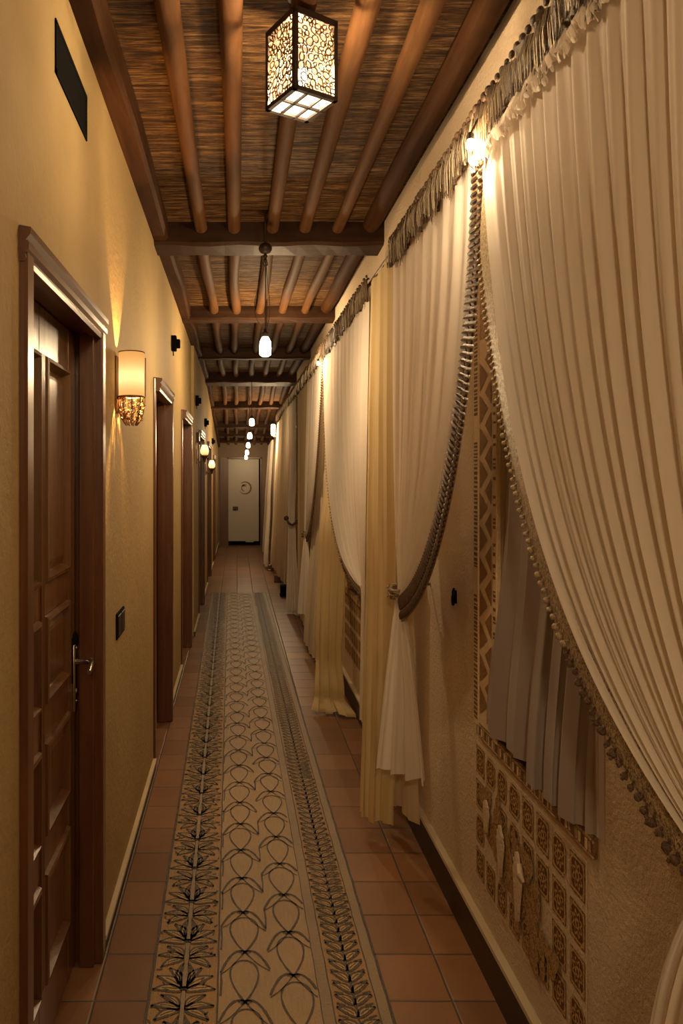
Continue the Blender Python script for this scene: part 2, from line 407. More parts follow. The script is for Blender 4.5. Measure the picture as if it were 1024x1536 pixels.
for (a, b, bn) in bays:
    for k, x in enumerate(XJ):
        bend = .03 if (k == 3 and a < 0) else .010
        log('ceiling_joist', x+random.uniform(-.01, .01), a, b, .036 if k < 4 else .034, ZC-.036, None, 'joist', bend, f'round wooden joist, {place[k]} from the left in the {bn}', f'joists of the {bn}')
for (a, b, c) in ((10.3, 12.0, 'fifth'), (12.2, 14.0, 'sixth'), (14.2, 16.5, 'seventh')):
    for k, x in enumerate(XJ):
        log('ceiling_joist', x, a, b, .034, zc(a)-.034, zc(b)-.034, 'joist', .008, f'round wooden joist, {place[k]} from the left in the {c} ceiling bay', f'joists of the {c} ceiling bay')
def lerp_(a, b, t): return a+(b-a)*t
def plate(x0, x1, nm):
    m = MB(); N = 40; P = []
    ys = [YB, YS, YE]
    for i in range(N+1):
        y = YB+(YE-YB)*i/N; z = zc(y); j = .006*math.sin(i*1.7)+.004*math.sin(i*4.1)
        if x0 < 0: r = [(x0, y, z), (x0, y, z-.10), (x1-.015+j, y, z-.10+j), (x1+j, y, z-.085), (x1+j, y, z)]
        else: r = [(x0-j, y, z), (x0-j, y, z-.075), (x0+.03-j, y, z-.10+j), (x1, y, z-.10), (x1, y, z)]
        P.append(r)
    m.grid(P); return struct(nm, m, M['wallbeam'], smooth=False)
plate(XL-.02, -.372, 'trim_1')
_j = [(.733+.004*math.sin(i*1.9), lerp_(YB, YE, i/40), zc(lerp_(YB, YE, i/40))-.012) for i in range(41)]
_m = MB(); _m.tube(_j, .048, 14); struct('trim_2', _m, M['wallbeam'], smooth=True)
ords = ['nearest', 'second', 'third', 'fourth', 'fifth', 'sixth', 'seventh', 'eighth']
for k, (y0, y1, h) in enumerate([(4.0, 4.22, .125), (6.0, 6.17, .11), (8.0, 8.15, .11), (9.85, 10.3, .14), (12.0, 12.18, .10), (13.9, 14.08, .09), (15.0, 15.15, .08), (15.9, 16.05, .07)]):
    z = zc(y1); m = MB(); nx = 16; P = []
    for i in range(nx+1):
        x = XL-.02+(XR-XL+.04)*i/nx; j = .005*math.sin(i*1.3+k)
        P.append([(x, y0, z+.02), (x, y0+j, z-h+.015+j), (x, y0+.02, z-h+j), (x, y1-.02, z-h-j*.5), (x, y1, z-h+.02), (x, y1, z+.02)])
    m.grid(P); tag(obj('ceiling_beam', m, M['beam']), f'dark stained timber cross beam, {ords[k]} along the corridor ceiling', 'beam', 'cross beams of the corridor ceiling', 'structure')

# ------------------------------------------------------------------ doors on the left
def make_door(idx, a, b, X, H, pr, detail):
    root = thing(f'door_{idx}', (X, (a+b)/2, 0), None, None, kind='structure')
    fw = .055; XF = X+pr; XI = X-.075           # XF: face of the architrave, XI: face of the leaf
    m = MB(); m.box(X-.14, a+.0, 0, X-.0, a+.045, H-.02); m.box(X-.14, b-.045, 0, X-.0, b, H-.02)
    m.box(X-.14, a+.0, H-.06, X-.0, b, H-.02); obj('door_jamb', m, M['frame'], root)
    m = MB()
    for (u0, u1) in ((a, a+fw), (b-fw, b)):
        m.box(X-.035, u0, 0, (XF-.006) if (u0 != a or detail) else X+.012, u1, H-.0, 0, .006)
        m.box(X-.06, u0+.012 if u0 == a else u0-.018, 0, X-.01, u1+.018 if u0 == a else u1-.012, H-.03, 0, .004)
    obj('architrave', m, M['frame'], root)
    m = MB()
    prof = [(X-.02, H-.075), (XF-.012, H-.075), (XF-.008, H-.066), (XF-.010, H-.058), (XF-.002, H-.050), (XF-.001, H-.036), (XF-.008, H-.030), (XF+.002, H-.018), (XF+.003, H-.004), (X-.02, H+.004)]
    P = [[(x, yy, z) for (x, z) in prof] for yy in ((a-.004) if detail else a+.01, b+.004)]; m.grid(P)
    n = len(prof)
    for yy in (0, 1): m.add([P[yy][i] for i in range(n)], [tuple(range(n))])
    obj('head_moulding', m, M['frameY'], root)
    # leaf
    la, lb, lt = a+.047, b-.047, H-.062
    leaf = MB(); leaf.box(XI-.045, la, .012, XI-.016, lb, lt)       # ground of the leaf
    lf = obj('door_leaf', leaf, M['door'], root)
    st = MB(); wst = .10; mid = (la+lb)/2; cw = .055
    st.box(XI-.03, la, .012, XI, la+wst, lt, 0, .003); st.box(XI-.03, lb-wst, .012, XI, lb, lt, 0, .003)
    for (z0, z1) in ((.012, .19), (.50, .60), (.86, .965), (1.21, 1.30), (lt-.13, lt)): st.box(XI-.03, la+wst, z0, XI-.002, lb-wst, z1, 0, .003)
    st.box(XI-.03, mid-cw/2, .012, XI-.001, mid+cw/2, lt, 0, .003)
    if detail:
        for q in (-.012, 0, .012): st.box(XI-.004, mid+q-.004, .2, XI+.004, mid+q+.004, lt-.13, 0, .002)
    obj('stiles_and_rails', st, M['door'], lf)
    for (z0, z1) in ((.19,.50), (.60,.86), (.965,1.21), (1.30, lt-.13)):
        for (y0, y1) in ((la+wst, mid-cw/2), (mid+cw/2, lb-wst)):
            p = MB(); e = .022; c = .045
            def ring(d, x): return [(x, y0+d, z0+d), (x, y1-d, z0+d), (x, y1-d, z1-d), (x, y0+d, z1-d)]
            rs = [ring(0, XI-.004), ring(.004, XI+.008), ring(.014, XI+.010), ring(e, XI-.010), ring(e+.004, XI-.016), ring(c, XI-.006), ring(c+.01, XI-.004)]
            for i in range(len(rs)-1):
                p.add(rs[i]+rs[i+1], [(k, (k+1)%4, 4+(k+1)%4, 4+k) for k in range(4)])
            p.add(rs[-1], [(0,1,2,3)]); obj('door_panel', p, M['door'], lf)
    if detail:
        yh = lb-.028; m = MB(); m.box(XI-.002, yh-.017, .835, XI+.008, yh+.017, 1.055, 0, .004)
        m.tube([(XI+.004, yh, .90), (XI+.012, yh, .90)], .009, 12); m.ball((XI+.009, yh, .868), .004); m.ball((XI+.009, yh, 1.04), .004)
        hp = obj('handle_plate', m, M['chrome'], root, smooth=True)
        m = MB(); m.tube([(XI+.004, yh, .995), (XI+.03, yh, .995), (XI+.055, yh-.005, .996), (XI+.064, yh-.025, .997), (XI+.066, yh-.06, .995), (XI+.072, yh-.11, .990)], [.010,.009,.009,.008,.008,.007], 10)
        obj('lever_handle', m, M['chrome'], hp, smooth=True)
        m = MB(); m.box(XI-.003, yh-.028, .93, XI+.003, yh+.03, 1.075, 0, .002); m.ball((XI+.002, yh+.004, 1.065), .026, 12, 8, 0, (.4, 1, 1)); obj('lock_escutcheon', m, M['black'], root)
    return root
for k, (a, b, X, H, p) in enumerate(DOORS): make_door(k+1, a, b, X, H, p, k == 0)
# end door: white leaf hung in a dark opening
root = thing('door_7', (.175, YE, 0), None, None, kind='structure')
m = MB(); m.box(-.21, YE-.03, 0, -.19, YE+.15, 1.99); m.box(.53, YE-.03, 0, .56, YE+.15, 1.99); m.box(-.21, YE-.03, 1.965, .56, YE+.15, 1.99); m.box(-.38, YE-.02, 0, -.21, YE-.002, 1.99)
obj('door_jamb', m, M['frame'], root)
m = MB(); m.box(-.205, YE+.10, 0, .555, YE+.14, 1.97); obj('dark_back', m, M['black'], root)
m = MB(); m.box(-.195, YE-.02, .095, .50, YE+.02, 1.955, 0, .006); m.box(.2, YE-.018, .075, .38, YE+.018, .1)
lf = obj('door_leaf', m, M['white'], root)
m = MB(); cx, cz = .175, 1.30
def yline(m, pts, wd, y, mi=0):
    mm = MB(); mm.line(pts, wd, 0); m.add([(v[0], y, v[1]) for v in mm.v], mm.f, mi)
for (r, a0, a1, w0) in ((.135, 130, -150, .028), (.075, 165, 60, .022), (.075, 165, 260, .018)):
    pts = []; wd = []
    for i in range(25):
        t = i/24; a = math.radians(a0+(a1-a0)*t); pts.append((cx+.01+r*math.cos(a), cz+r*math.sin(a))); wd.append(w0*(.25+math.sin(PI*min(1, t*.9+.1))))
    yline(m, pts, wd, YE-.0225)
yline(m, [(cx-.07, cz+.03), (cx-.02, cz+.055), (cx+.04, cz+.04)], [.01, .04, .01], YE-.0225)
obj('painted_swirl', m, M['motif_dark'], lf)
m = MB(); m.box(-.09, YE-.035, .79, .03, YE-.02, .88, 0, .01); m.ball((-.03, YE-.05, .835), .022, 10, 6); obj('door_lock', m, M['trimdark'], lf)

# ------------------------------------------------------------------ window recesses on the right
for k, (a, b, z0, z1) in enumerate(WIN):
    root = thing(f'window_{k+1}', (XR+.2, (a+b)/2, z0), None, None, kind='structure')
    m = MB(); xw = XR+.17
    for q in ((a, z0, b, z0+.05), (a, z1-.05, b, z1), (a, z0, a+.045, z1), (b-.045, z0, b, z1), ((a+b)/2-.025, z0, (a+b)/2+.025, z1)): m.box(xw, q[0], q[1], xw+.05, q[2], q[3], 0, .004)
    obj('window_frame', m, M['frame'], root)
    m = MB(); m.box(xw+.02, a, z0, xw+.03, b, z1); obj('pane', m, M['glassdark'], root)
    m = MB(); m.box(XR-.010, a, z0-.045, XR+.16, b+.20, z0+.004, 0, .003)
    for i in range(46):
        yy = a+.012+(b+.18-a)*i/46
        if i % 3 != 2: m.box(XR-.0115, yy, z0-.036, XR-.0095, yy+.010, z0-.012, 1 if i % 2 else 2)
    m.box(XR-.012, a, z0-.008, XR-.009, b+.19, z0-.002, 2); m.box(XR-.012, a, z0-.042, XR-.009, b+.19, z0-.039, 2)
    obj('painted_sill', m, [M['motif_dark'], M['motif_bg'], M['motif_scroll']], root)

# ------------------------------------------------------------------ curtains
def qb(p0, p1, p2, t): return [(1-t)**2*p0[i]+2*t*(1-t)*p1[i]+t*t*p2[i] for i in range(len(p0))]
def lerp(a, b, t): return a+(b-a)*t
def foldf(u, nf, ph):
    s = math.sin(2*PI*nf*u+ph); return (.75*s+.35*math.sin(2*PI*nf*1.9*u+1.3*ph+1)+.22*math.sin(2*PI*nf*.45*u+2*ph))
def swept(u, v, S):
    """point on a tied-back curtain, v 0..1 rail to tie"""
    y0, y1, zt, X0 = S['Y0'], S['Y1'], S['zt'], S['X0']; T = S['tie']; cy, cz_ = S['ctrl']
    uu = u
    P0 = (lerp(y0, y1, u), zt); w = u**.9
    P1 = (lerp(lerp(y0, T[1], .3), cy, w), lerp(lerp(zt, T[2], .6), cz_, w)); Tt = (T[1]+(u-.35)*S.get('tw', .06)*(1 if y1 > y0 else -1), T[2]-.035*u)
    y, z = qb(P0, P1, Tt, v)
    amp = .0058+.005*math.sin(PI*min(1, v*1.0))+.006*v
    x = lerp(X0, T[0], v**1.5)-S.get('billow', .03)*math.sin(PI*v)*(.4+.6*u)+amp*foldf(u, S['nf'], S['ph']+v*.6)
    if v < .04: x -= (.04-v)/.04*.006*math.sin(u*300)
    return (x, y, z)
def make_curtain_mesh(S, nu=150, nv=46):
    P = [[swept(j/nu, i/nv, S) for j in range(nu+1)] for i in range(nv+1)]
    if 'hem' in S:
        (xa, ya), (xb, yb), zh, dz = S['hem']; T = S['tie']; nh = 26
        for i in range(1, nh+1):
            t = i/nh; row = []; e = t**S.get('he', .75)
            for j in range(nu+1):
                u = j/nu; p0 = P[nv][j]; hx, hy = lerp(xa, xb, u), lerp(ya, yb, u)
                f = foldf(u, S['nf']*.36, S['ph']+1); hl = math.hypot(xb-xa, yb-ya); nx_, ny_ = -(yb-ya)/hl, (xb-xa)/hl
                row.append((lerp(p0[0], hx, e)+.024*e*f*nx_, lerp(p0[1], hy, e)+.024*e*f*ny_, lerp(p0[2], zh+dz*u, t)+.006*t*math.sin(u*17)))
            P.append(row)
    return P
def edge_trim(m, path, width, side, style):
    """path of 3-D points down the edge; ribbon laid outside it"""
    n = len(path); out = []
    for i in range(n):
        a = Vector(path[max(i-1, 0)]); b = Vector(path[min(i+1, n-1)]); d = (b-a).normalized(); nr = Vector((0, -d.z, d.y))*side; out.append((Vector(path[i]), nr, d))
    P = [[p+nr*(width*(q-.25))+Vector((-.006-.003*math.sin(q*3), 0, 0)) for q in (0, .25, .5, .75, 1)] for (p, nr, d) in out]
    m.grid(P, 0); return out
def resample(path, step):
    out = [Vector(path[0])]; acc = 0; pr = Vector(path[0])
    for q in path[1:]:
        q = Vector(q)
        while (q-pr).length >= step-acc and (q-pr).length > 1e-9:
            pr = pr+(q-pr).normalized()*(step-acc); out.append(pr.copy()); acc = 0
        acc += (q-pr).length; pr = q
    return out
def build_swept(label, S, mat='sheer', trim=None, group=None, nu=150):
    P = make_curtain_mesh(S, nu); m = MB(); m.grid(P); T = S['tie']
    zb = min(p[2] for p in P[-1]); root = thing('tied_curtain', (S['X0'], (S['Y0']+S['Y1'])/2, zb), label, 'curtain', group)
    obj('drape', m, M[mat], root, smooth=True)
    path = resample([swept(1, i/90, S) for i in range(91)], .012); side = 1 if S['Y1'] > S['Y0'] else -1
    if trim == 'bead':                      # sequinned lace with round beads
        t = MB(); edge_trim(t, path, S.get('tws', .075), side, 0)
        obj('lace_trim', t, M['trimlight'], root, smooth=True)
        fine = resample(path, .021 if S['nf'] == 17 else .03); n = len(fine); tw = S.get('tws', .075)
        for i, p in enumerate(fine):
            a = fine[max(i-1, 0)]; b = fine[min(i+1, n-1)]; d = (b-a).normalized(); nr = Vector((0, -d.z, d.y))*side; f = i/n; dark = f > .72
            rr = (.0045+.0034*f)*random.uniform(.85, 1.2); q = p+nr*(tw*.80+.003*math.sin(i*2.1))+Vector((-.010, 0, 0)); t = MB()
            if dark:
                t.ball(q, rr*.9, 8, 5)
                for k in range(7): t.ball(q+Vector((random.uniform(-1,1), random.uniform(-1,1), random.uniform(-1,1)))*rr*.75, rr*.45, 5, 3)
            else: t.ball(q, rr, 8, 5)
            t.tube([p+nr*tw*.6+Vector((-.008,0,0)), q], .002, 5)
            obj('pompom' if dark else 'bead', t, M['pomdark' if dark else 'pom'], root, smooth=True)
    elif trim == 'ladder':                  # dark double row of short bars
        t = MB(); edge_trim(t, path, S.get('tws', .05), side, 0); obj('lace_trim', t, M['seq'], root, smooth=True)
        t = MB(); W_ = S.get('tws', .05); fine = resample(path, .021); n = len(fine)
        for i, p in enumerate(fine):
            a = fine[max(i-1, 0)]; b = fine[min(i+1, n-1)]; d = (b-a).normalized(); nr = Vector((0, -d.z, d.y))*side; off = Vector((-.009, 0, 0))
            for (q0, q1) in ((-.22, .30), (.40, .66)):
                A = p+nr*W_*q0+off; B = p+nr*W_*q1+off+d*.003; t.tube([A, (A+B)/2+Vector((-.003, 0, 0)), B], [.0060, .0068, .0060], 6)
        obj('bar_trim', t, M['trimdark'], root, smooth=True)
    # tieback cord
    if trim and S.get('cord', True):
        t = MB()
        for k in range(5):
            pts = []; rr = .030+.004*k % .01
            for i in range(25):
                a = 2*PI*i/24; pts.append((T[0]-.004+(S.get('cw', .042))*math.cos(a)*.8, T[1]+.034*math.sin(a), T[2]-.018+.010*k-.012*math.sin(a+k)))
            t.tube(pts, .0065, 6)
        t.tube([(T[0]+.02, T[1], T[2]), (XR-.03, T[1]+.03, T[2]+.03), (XR, T[1]+.03, T[2]+.03)], .006, 6)
        for i in range(40):
            a = random.uniform(0, 2*PI); t.ball((T[0]-.006+.045*math.cos(a), T[1]+.038*math.sin(a), T[2]+random.uniform(-.028, .03)), .005, 5, 3)
        obj('tieback', t, M['seq'], root, smooth=True)
    return root
def straight(name, label, rows, mat, nf=5, ph=0., amp=.02, nu=90, sub=10, group=None, hemtrim=None):
    """rows: (z, (xa,ya), (xb,yb), amp factor)"""
    P = []
    for k in range(len(rows)-1):
        r0, r1 = rows[k], rows[k+1]
        for i in range(sub+(k == len(rows)-2)):
            t = i/sub; e = t*t*(3-2*t) if k else t
            z = lerp(r0[0], r1[0], t); A = Vector((lerp(r0[1][0], r1[1][0], e), lerp(r0[1][1], r1[1][1], e))); B = Vector((lerp(r0[2][0], r1[2][0], e), lerp(r0[2][1], r1[2][1], e)))
            am = amp*lerp(r0[3], r1[3], t); d = (B-A); L = d.length; d.normalize(); nr = Vector((-d.y, d.x)); row = []
            for j in range(nu+1):
                u = j/nu; p = A.lerp(B, u)+nr*am*foldf(u, nf, ph+z*.4)+d*am*.5*math.sin(2*PI*nf*u*2+ph)
                row.append((p.x, p.y, z+(.012*math.sin(u*9+ph) if z < .5 and i == sub else 0)))
            P.append(row)
    m = MB(); m.grid(P); return m
X0 = .70; ZT = 2.60
A_ = dict(Y0=.92, Y1=2.12, zt=ZT, X0=X0, tie=(.66,.88,1.065), ctrl=(1.75,1.25), nf=17, ph=.5, tw=.05, billow=.025, hem=((.60,.98),(.66,1.22),.25,.0), he=.3, cord=True)
B_ = dict(Y0=3.29, Y1=2.12, zt=ZT, X0=X0, tie=(.672,3.02,1.115), ctrl=(2.06,1.36), nf=9, ph=2.2, tw=.05, billow=.02, hem=((.575,3.0),(.725,2.80),.40,.02), tws=.105)
D_ = dict(Y0=3.90, Y1=5.92, zt=ZT, X0=X0, tie=(.68,3.95,1.02), ctrl=(5.50,.95), nf=13, ph=1.1, tw=.05, billow=.03, hem=((.66,3.85),(.74,4.0),.3,.0), cord=False, tws=.06)
E_ = dict(Y0=7.35, Y1=5.92, zt=ZT, X0=X0, tie=(.665,7.05,1.03), ctrl=(6.10,1.20), nf=9, ph=.2, tw=.05, billow=.02, hem=((.575,7.1),(.715,6.85),.27,.0), tws=.06)
build_swept('large white voile curtain nearest the camera with beaded and pompom edge, swept to the right', A_, 'sheer', 'bead', nu=240)
build_swept('white voile curtain with dark barred edging, tied back beside the cream strip', B_, 'sheer', 'ladder')
build_swept('white voile curtain behind the cream strip, its thin edge curving over a tile panel', D_, 'sheer', 'bead')
build_swept('white voile curtain with dark edge tied at its middle, left of the gold floor-length drape', E_, 'sheer', 'ladder')
def drape(label, rows, mat, cat='curtain', **k):
    root_z = rows[-1][0]; m = straight('x', label, rows, mat, **k); return tag(obj('curtain', m, M[mat], smooth=True), label, cat)
drape('long narrow cream curtain hanging to the floor between the two white voile curtains', [(2.60,(.70,3.84),(.70,3.30),.5), (1.9,(.66,3.72),(.695,3.27),.9), (1.1,(.60,3.45),(.69,3.22),1.1), (.5,(.565,3.36),(.685,3.2),1.3), (.075,(.545,3.30),(.665,3.18),1.5)], 'cream', nf=3.2, ph=.7, amp=.014)
drape('pale cream under-curtain showing behind the hem of the tied white curtain', [(1.2,(.70,3.30),(.74,3.12),.7), (.6,(.69,3.36),(.74,3.14),1), (.12,(.66,3.42),(.76,3.12),1.2)], 'cream2', nf=3, ph=2, amp=.014)
drape('golden cream curtain puddling on the floor in front of the second tile panel', [(2.58,(.735,6.0),(.74,5.2),.5), (1.75,(.725,5.75),(.75,5.15),.6), (1.1,(.60,5.35),(.735,5.02),1.1), (.35,(.555,5.12),(.70,4.98),1.2), (.10,(.53,5.0),(.71,4.90),1.3), (.02,(.50,4.93),(.765,4.78),1.7)], 'cream', nf=3.1, ph=1.9, amp=.017)
drape('cream curtain reaching the floor below the second tied white curtain', [(2.55,(.745,6.9),(.75,6.0),.5), (1.2,(.72,6.95),(.74,6.0),.9), (.03,(.64,6.9),(.68,6.0),1.2)], 'cream2', nf=8, ph=.4, amp=.02)
drape('plain cream curtain left of the second tied white curtain, high up under the fringe', [(2.60,(.70,8.45),(.70,7.36),.5), (1.2,(.70,8.3),(.70,7.45),.9), (.05,(.70,8.2),(.70,7.5),1.1)], 'cream', nf=5, ph=1.4, amp=.022)
root = thing('tied_curtain', (.68, 9.0, .02), 'cream curtain gathered by a dark rope, third tied curtain along the right wall', 'curtain')
m = straight('x', '', [(2.58,(.70,9.7),(.70,8.5),.6), (1.8,(.69,9.45),(.69,8.5),.9), (1.08,(.60,8.62),(.665,8.48),.5), (.9,(.60,8.62),(.675,8.47),.6), (.03,(.575,8.5),(.70,8.35),1.2)], 'sheer', nf=5, ph=.9, amp=.022)
obj('drape', m, M['sheer'], root, smooth=True)
m = MB(); m.tube([(.58, 8.62, 1.09), (.60, 8.50, 1.04), (.64, 8.43, 1.02), (.70, 8.42, 1.07), (.78, 8.5, 1.12)], .014, 8); m.ball((.58, 8.6, 1.09), .03, 8, 6); m.ball((.70,8.42,1.06), .03, 8, 6); obj('rope_tieback', m, M['trimdark'], root, smooth=True)
m = MB(); m.tube([(.695, 8.45, 2.5), (.69, 8.42, 1.9), (.70, 8.36, 1.4), (.71, 8.33, 1.0), (.715, 8.3, .3)], .014, 6); obj('dark_edging', m, M['trimdark'], root, smooth=True)
drape('cream curtain just beyond the rope-tied curtain, its hem over a dark block', [(2.55,(.69,11.0),(.69,9.75),.6), (1.2,(.65,10.9),(.68,9.75),.9), (.14,(.60,10.8),(.655,9.7),1.2)], 'cream2', nf=6, ph=.2, amp=.025)
drape('cream curtain second before the bright lamp at the far end', [(2.45,(.68,12.4),(.68,11.05),.6), (1.2,(.62,12.3),(.66,11.0),.9), (.12,(.57,12.2),(.625,11.0),1.2)], 'cream2', nf=6, ph=2.2, amp=.025)
drape('farthest white curtain glowing under the lamp near the end wall', [(2.20,(.66,15.2),(.62,12.5),.6), (1.2,(.60,15.0),(.56,12.5),.9), (.05,(.55,14.8),(.50,12.3),1.2)], 'sheer', nf=9, ph=1.2, amp=.03)

# rails and fringed valances
def rail(y0, y1, label):
    m = MB(); m.tube([(.715, y0, 2.625), (.715, y1, 2.625)], .009, 10); n = 0; y = y0+.05
    while y < y1: m.tube([(.715, y, 2.625), (XR+.002, y, 2.625)], .006, 6); y += 1.1
    return tag(obj('curtain_rail', m, M['trimdark'], smooth=True), label, 'curtain rail')
rail(.6, 3.86, 'thin dark rail carrying the two nearest white curtains'); rail(3.9, 13.6, 'thin dark rail running along the farther curtains')
def valance(y0, y1, z0, label, step=.0075, dense=True):
    root = thing('fringed_valance', (.69, (y0+y1)/2, z0-.16), label, 'valance'); N = int((y1-y0)/.012); P = []
    for i in range(N+1):
        y = lerp(y0, y1, i/N); s = .5+.5*math.sin(y*23+2*math.sin(y*5)); x = .685+.009*math.sin(y*60)+.006*math.sin(y*137)
        zt_ = z0+.008*abs(math.sin(y*31)); zb = z0-.108-.020*s
        P.append([(x+.010, y, zt_), (x-.004, y, zt_-.012), (x, y, lerp(zt_, zb, .35)), (x+.004*math.sin(y*90), y, lerp(zt_, zb, .7)), (x+.002, y, zb)])
    m = MB(); m.grid(P); bm_ = m
    m = MB(); y = y0; k = 0
    while y < y1:
        s = .5+.5*math.sin(y*23+2*math.sin(y*5)); x = .672+random.uniform(-.006, .006); l = .10+.030*s+random.uniform(-.02, .02); sl = random.uniform(-.014, .014)
        m.tube([(x+.006, y, z0-random.uniform(0, .03)), (x-.003, y+sl*.5, z0-l*.5), (x, y+sl, z0-l)], [.0007, .0010, .0007], 4, 0, False); y += step*random.uniform(.5, 2.6)
    tag(obj('gilt_threads', m, M['fringe_l'], root), kind='stuff')
    m = MB(); y = y0
    while y < y1:
        l = .13+.03*math.sin(y*23+2*math.sin(y*5))+random.uniform(-.012, .016); x = .676+random.uniform(-.004, .004); m.tube([(x, y, z0-.09), (x-.002, y+random.uniform(-.008, .008), z0-l)], [.0018, .0009], 4); y += .0065 if dense else .02
    tag(obj('hanging_fringe', m, M['fringe'], root), kind='stuff')
    m = MB(); y = y0
    while y < y1:
        m.ball((.682, y, z0+.006), random.uniform(.009, .017), 8, 5, 0, (.7, 1, .9)); y += .034 if dense else .07
    bm_.add(m.v, m.f, 1); obj('braid', bm_, [M['fringe'], M['trimdark']], root, smooth=True)
    return root
valance(.8, 3.30, 2.637, 'dark gilt fringed valance over the two nearest white curtains', .0055)
valance(3.86, 12.6, 2.637, 'dark gilt fringed valance running over the farther curtains', .02, False)
# gathered heading of nearest curtain
m = MB(); P = []
for i in range(1300):
    y = lerp(.9, 2.10, i/1299); x = .680+.0045*math.sin(y*430)+.003*math.sin(y*183); z = 2.502+.006*math.sin(y*170)+.007*math.sin(y*53)+random.uniform(-.002,.002)
    P.append([(x+.008, y, z+.025), (x-.003, y, z+.004), (x-.008+.005*math.sin(y*370), y, z-.012), (x-.002+.004*math.sin(y*290), y, z-.028+.005*math.sin(y*510))])
m.grid(P); tag(obj('ruffled_heading', m, M['sheer'], smooth=True), 'crinkled white ruffle under the fringe along the nearest curtain top', 'ruffle')

# grey window curtains
m = straight('x', '', [(2.25,(.83,2.20),(.83,1.93),.6), (1.5,(.80,2.225),(.815,1.90),.9), (.815,(.768,2.31),(.79,1.90),1.3)], 'grey', nf=2.6, ph=.3, amp=.014, sub=16)
tag(obj('curtain', m, M['grey'], smooth=True), 'grey window curtain, far panel beside the painted zigzag strip', 'curtain')
m = straight('x', '', [(2.25,(.83,1.925),(.83,1.642),.6), (1.5,(.81,1.925),(.82,1.642),.9), (.793,(.768,1.93),(.785,1.642),1.3)], 'grey', nf=3.1, ph=2.4, amp=.016, sub=16)
tag(obj('curtain', m, M['grey'], smooth=True), 'grey window curtain, near panel hanging over the painted sill', 'curtain')
m = MB(); m.box(XR-.002, 1.60, .79, XR+.01, 1.635, 2.28, 0, .004); m.box(XR-.004, 1.628, .79, XR+.15, 1.66, 2.28, 0, .003); struct('trim_3', m, M['greylight'])

# painted zigzag strip
def zigzag(y0, y1, z0, z1, label):
    root = thing('painted_strip', (XR, (y0+y1)/2, z0), label, 'painted panel'); W_ = y1-y0; X = XR-.010
    m = MB(); m.box(X, y0, z0, XR+.004, y1, z1, 0, .003)
    m.box(X-.004, y0, z0, X+.002, y0+W_*.16, z1, 0, .002); m.box(X-.003, y1-W_*.20, z0, X+.002, y1, z1, 0, .002)
    t = MB(); z = z0+.045; h = .105; ya, yb = y0+W_*.24, y1-W_*.26; zz1 = min(z1, 2.02); k = 0
    while z+h < zz1:
        g = .012
        t.add([(X-.002, yb, z), (X-.002, yb, z+h-g), (X-.002, ya+.035, z+h/2-g/2)], [(0,1,2)])
        t.add([(X-.002, ya, z+h/2+g*.2), (X-.002, ya, z+h*1.5-g*1.6), (X-.002, yb-.05, z+h-g*.6)], [(0,1,2)]); z += h
    m.add(t.v, t.f, 1)
    t = MB(); z = z0+.02
    while z < z1-.02:
        hh = random.uniform(.004, .011)
        if (int((z-z0)/.085)) % 6 != 5: t.box(X-.0045, y1-W_*.17, z, X-.0025, y1-W_*.035, z+hh)
        if random.random() < .5: t.box(X-.0055, y0+W_*.04, z, X-.0035, y0+W_*.12, z+hh)
        z += hh+random.uniform(.004, .008)
    m.add(t.v, t.f, 2)
    if z1 > 2.05:
        t = MB(); t.box(X-.002, ya, zz1+.02, X-.001, yb, z1-.02); m.add(t.v, t.f, 3)
    bd = obj('painted_board', m, [M['motif_bg'], M['motif_tri'], M['motif_dark'], M['motif_scroll']], root)
zigzag(2.235, 2.452, .775, 2.28, 'tall painted strip with brown zigzag triangles at the left of the near window')
zigzag(5.225, 5.44, .775, 2.28, 'tall painted strip by the farther window, mostly behind the gold curtain')

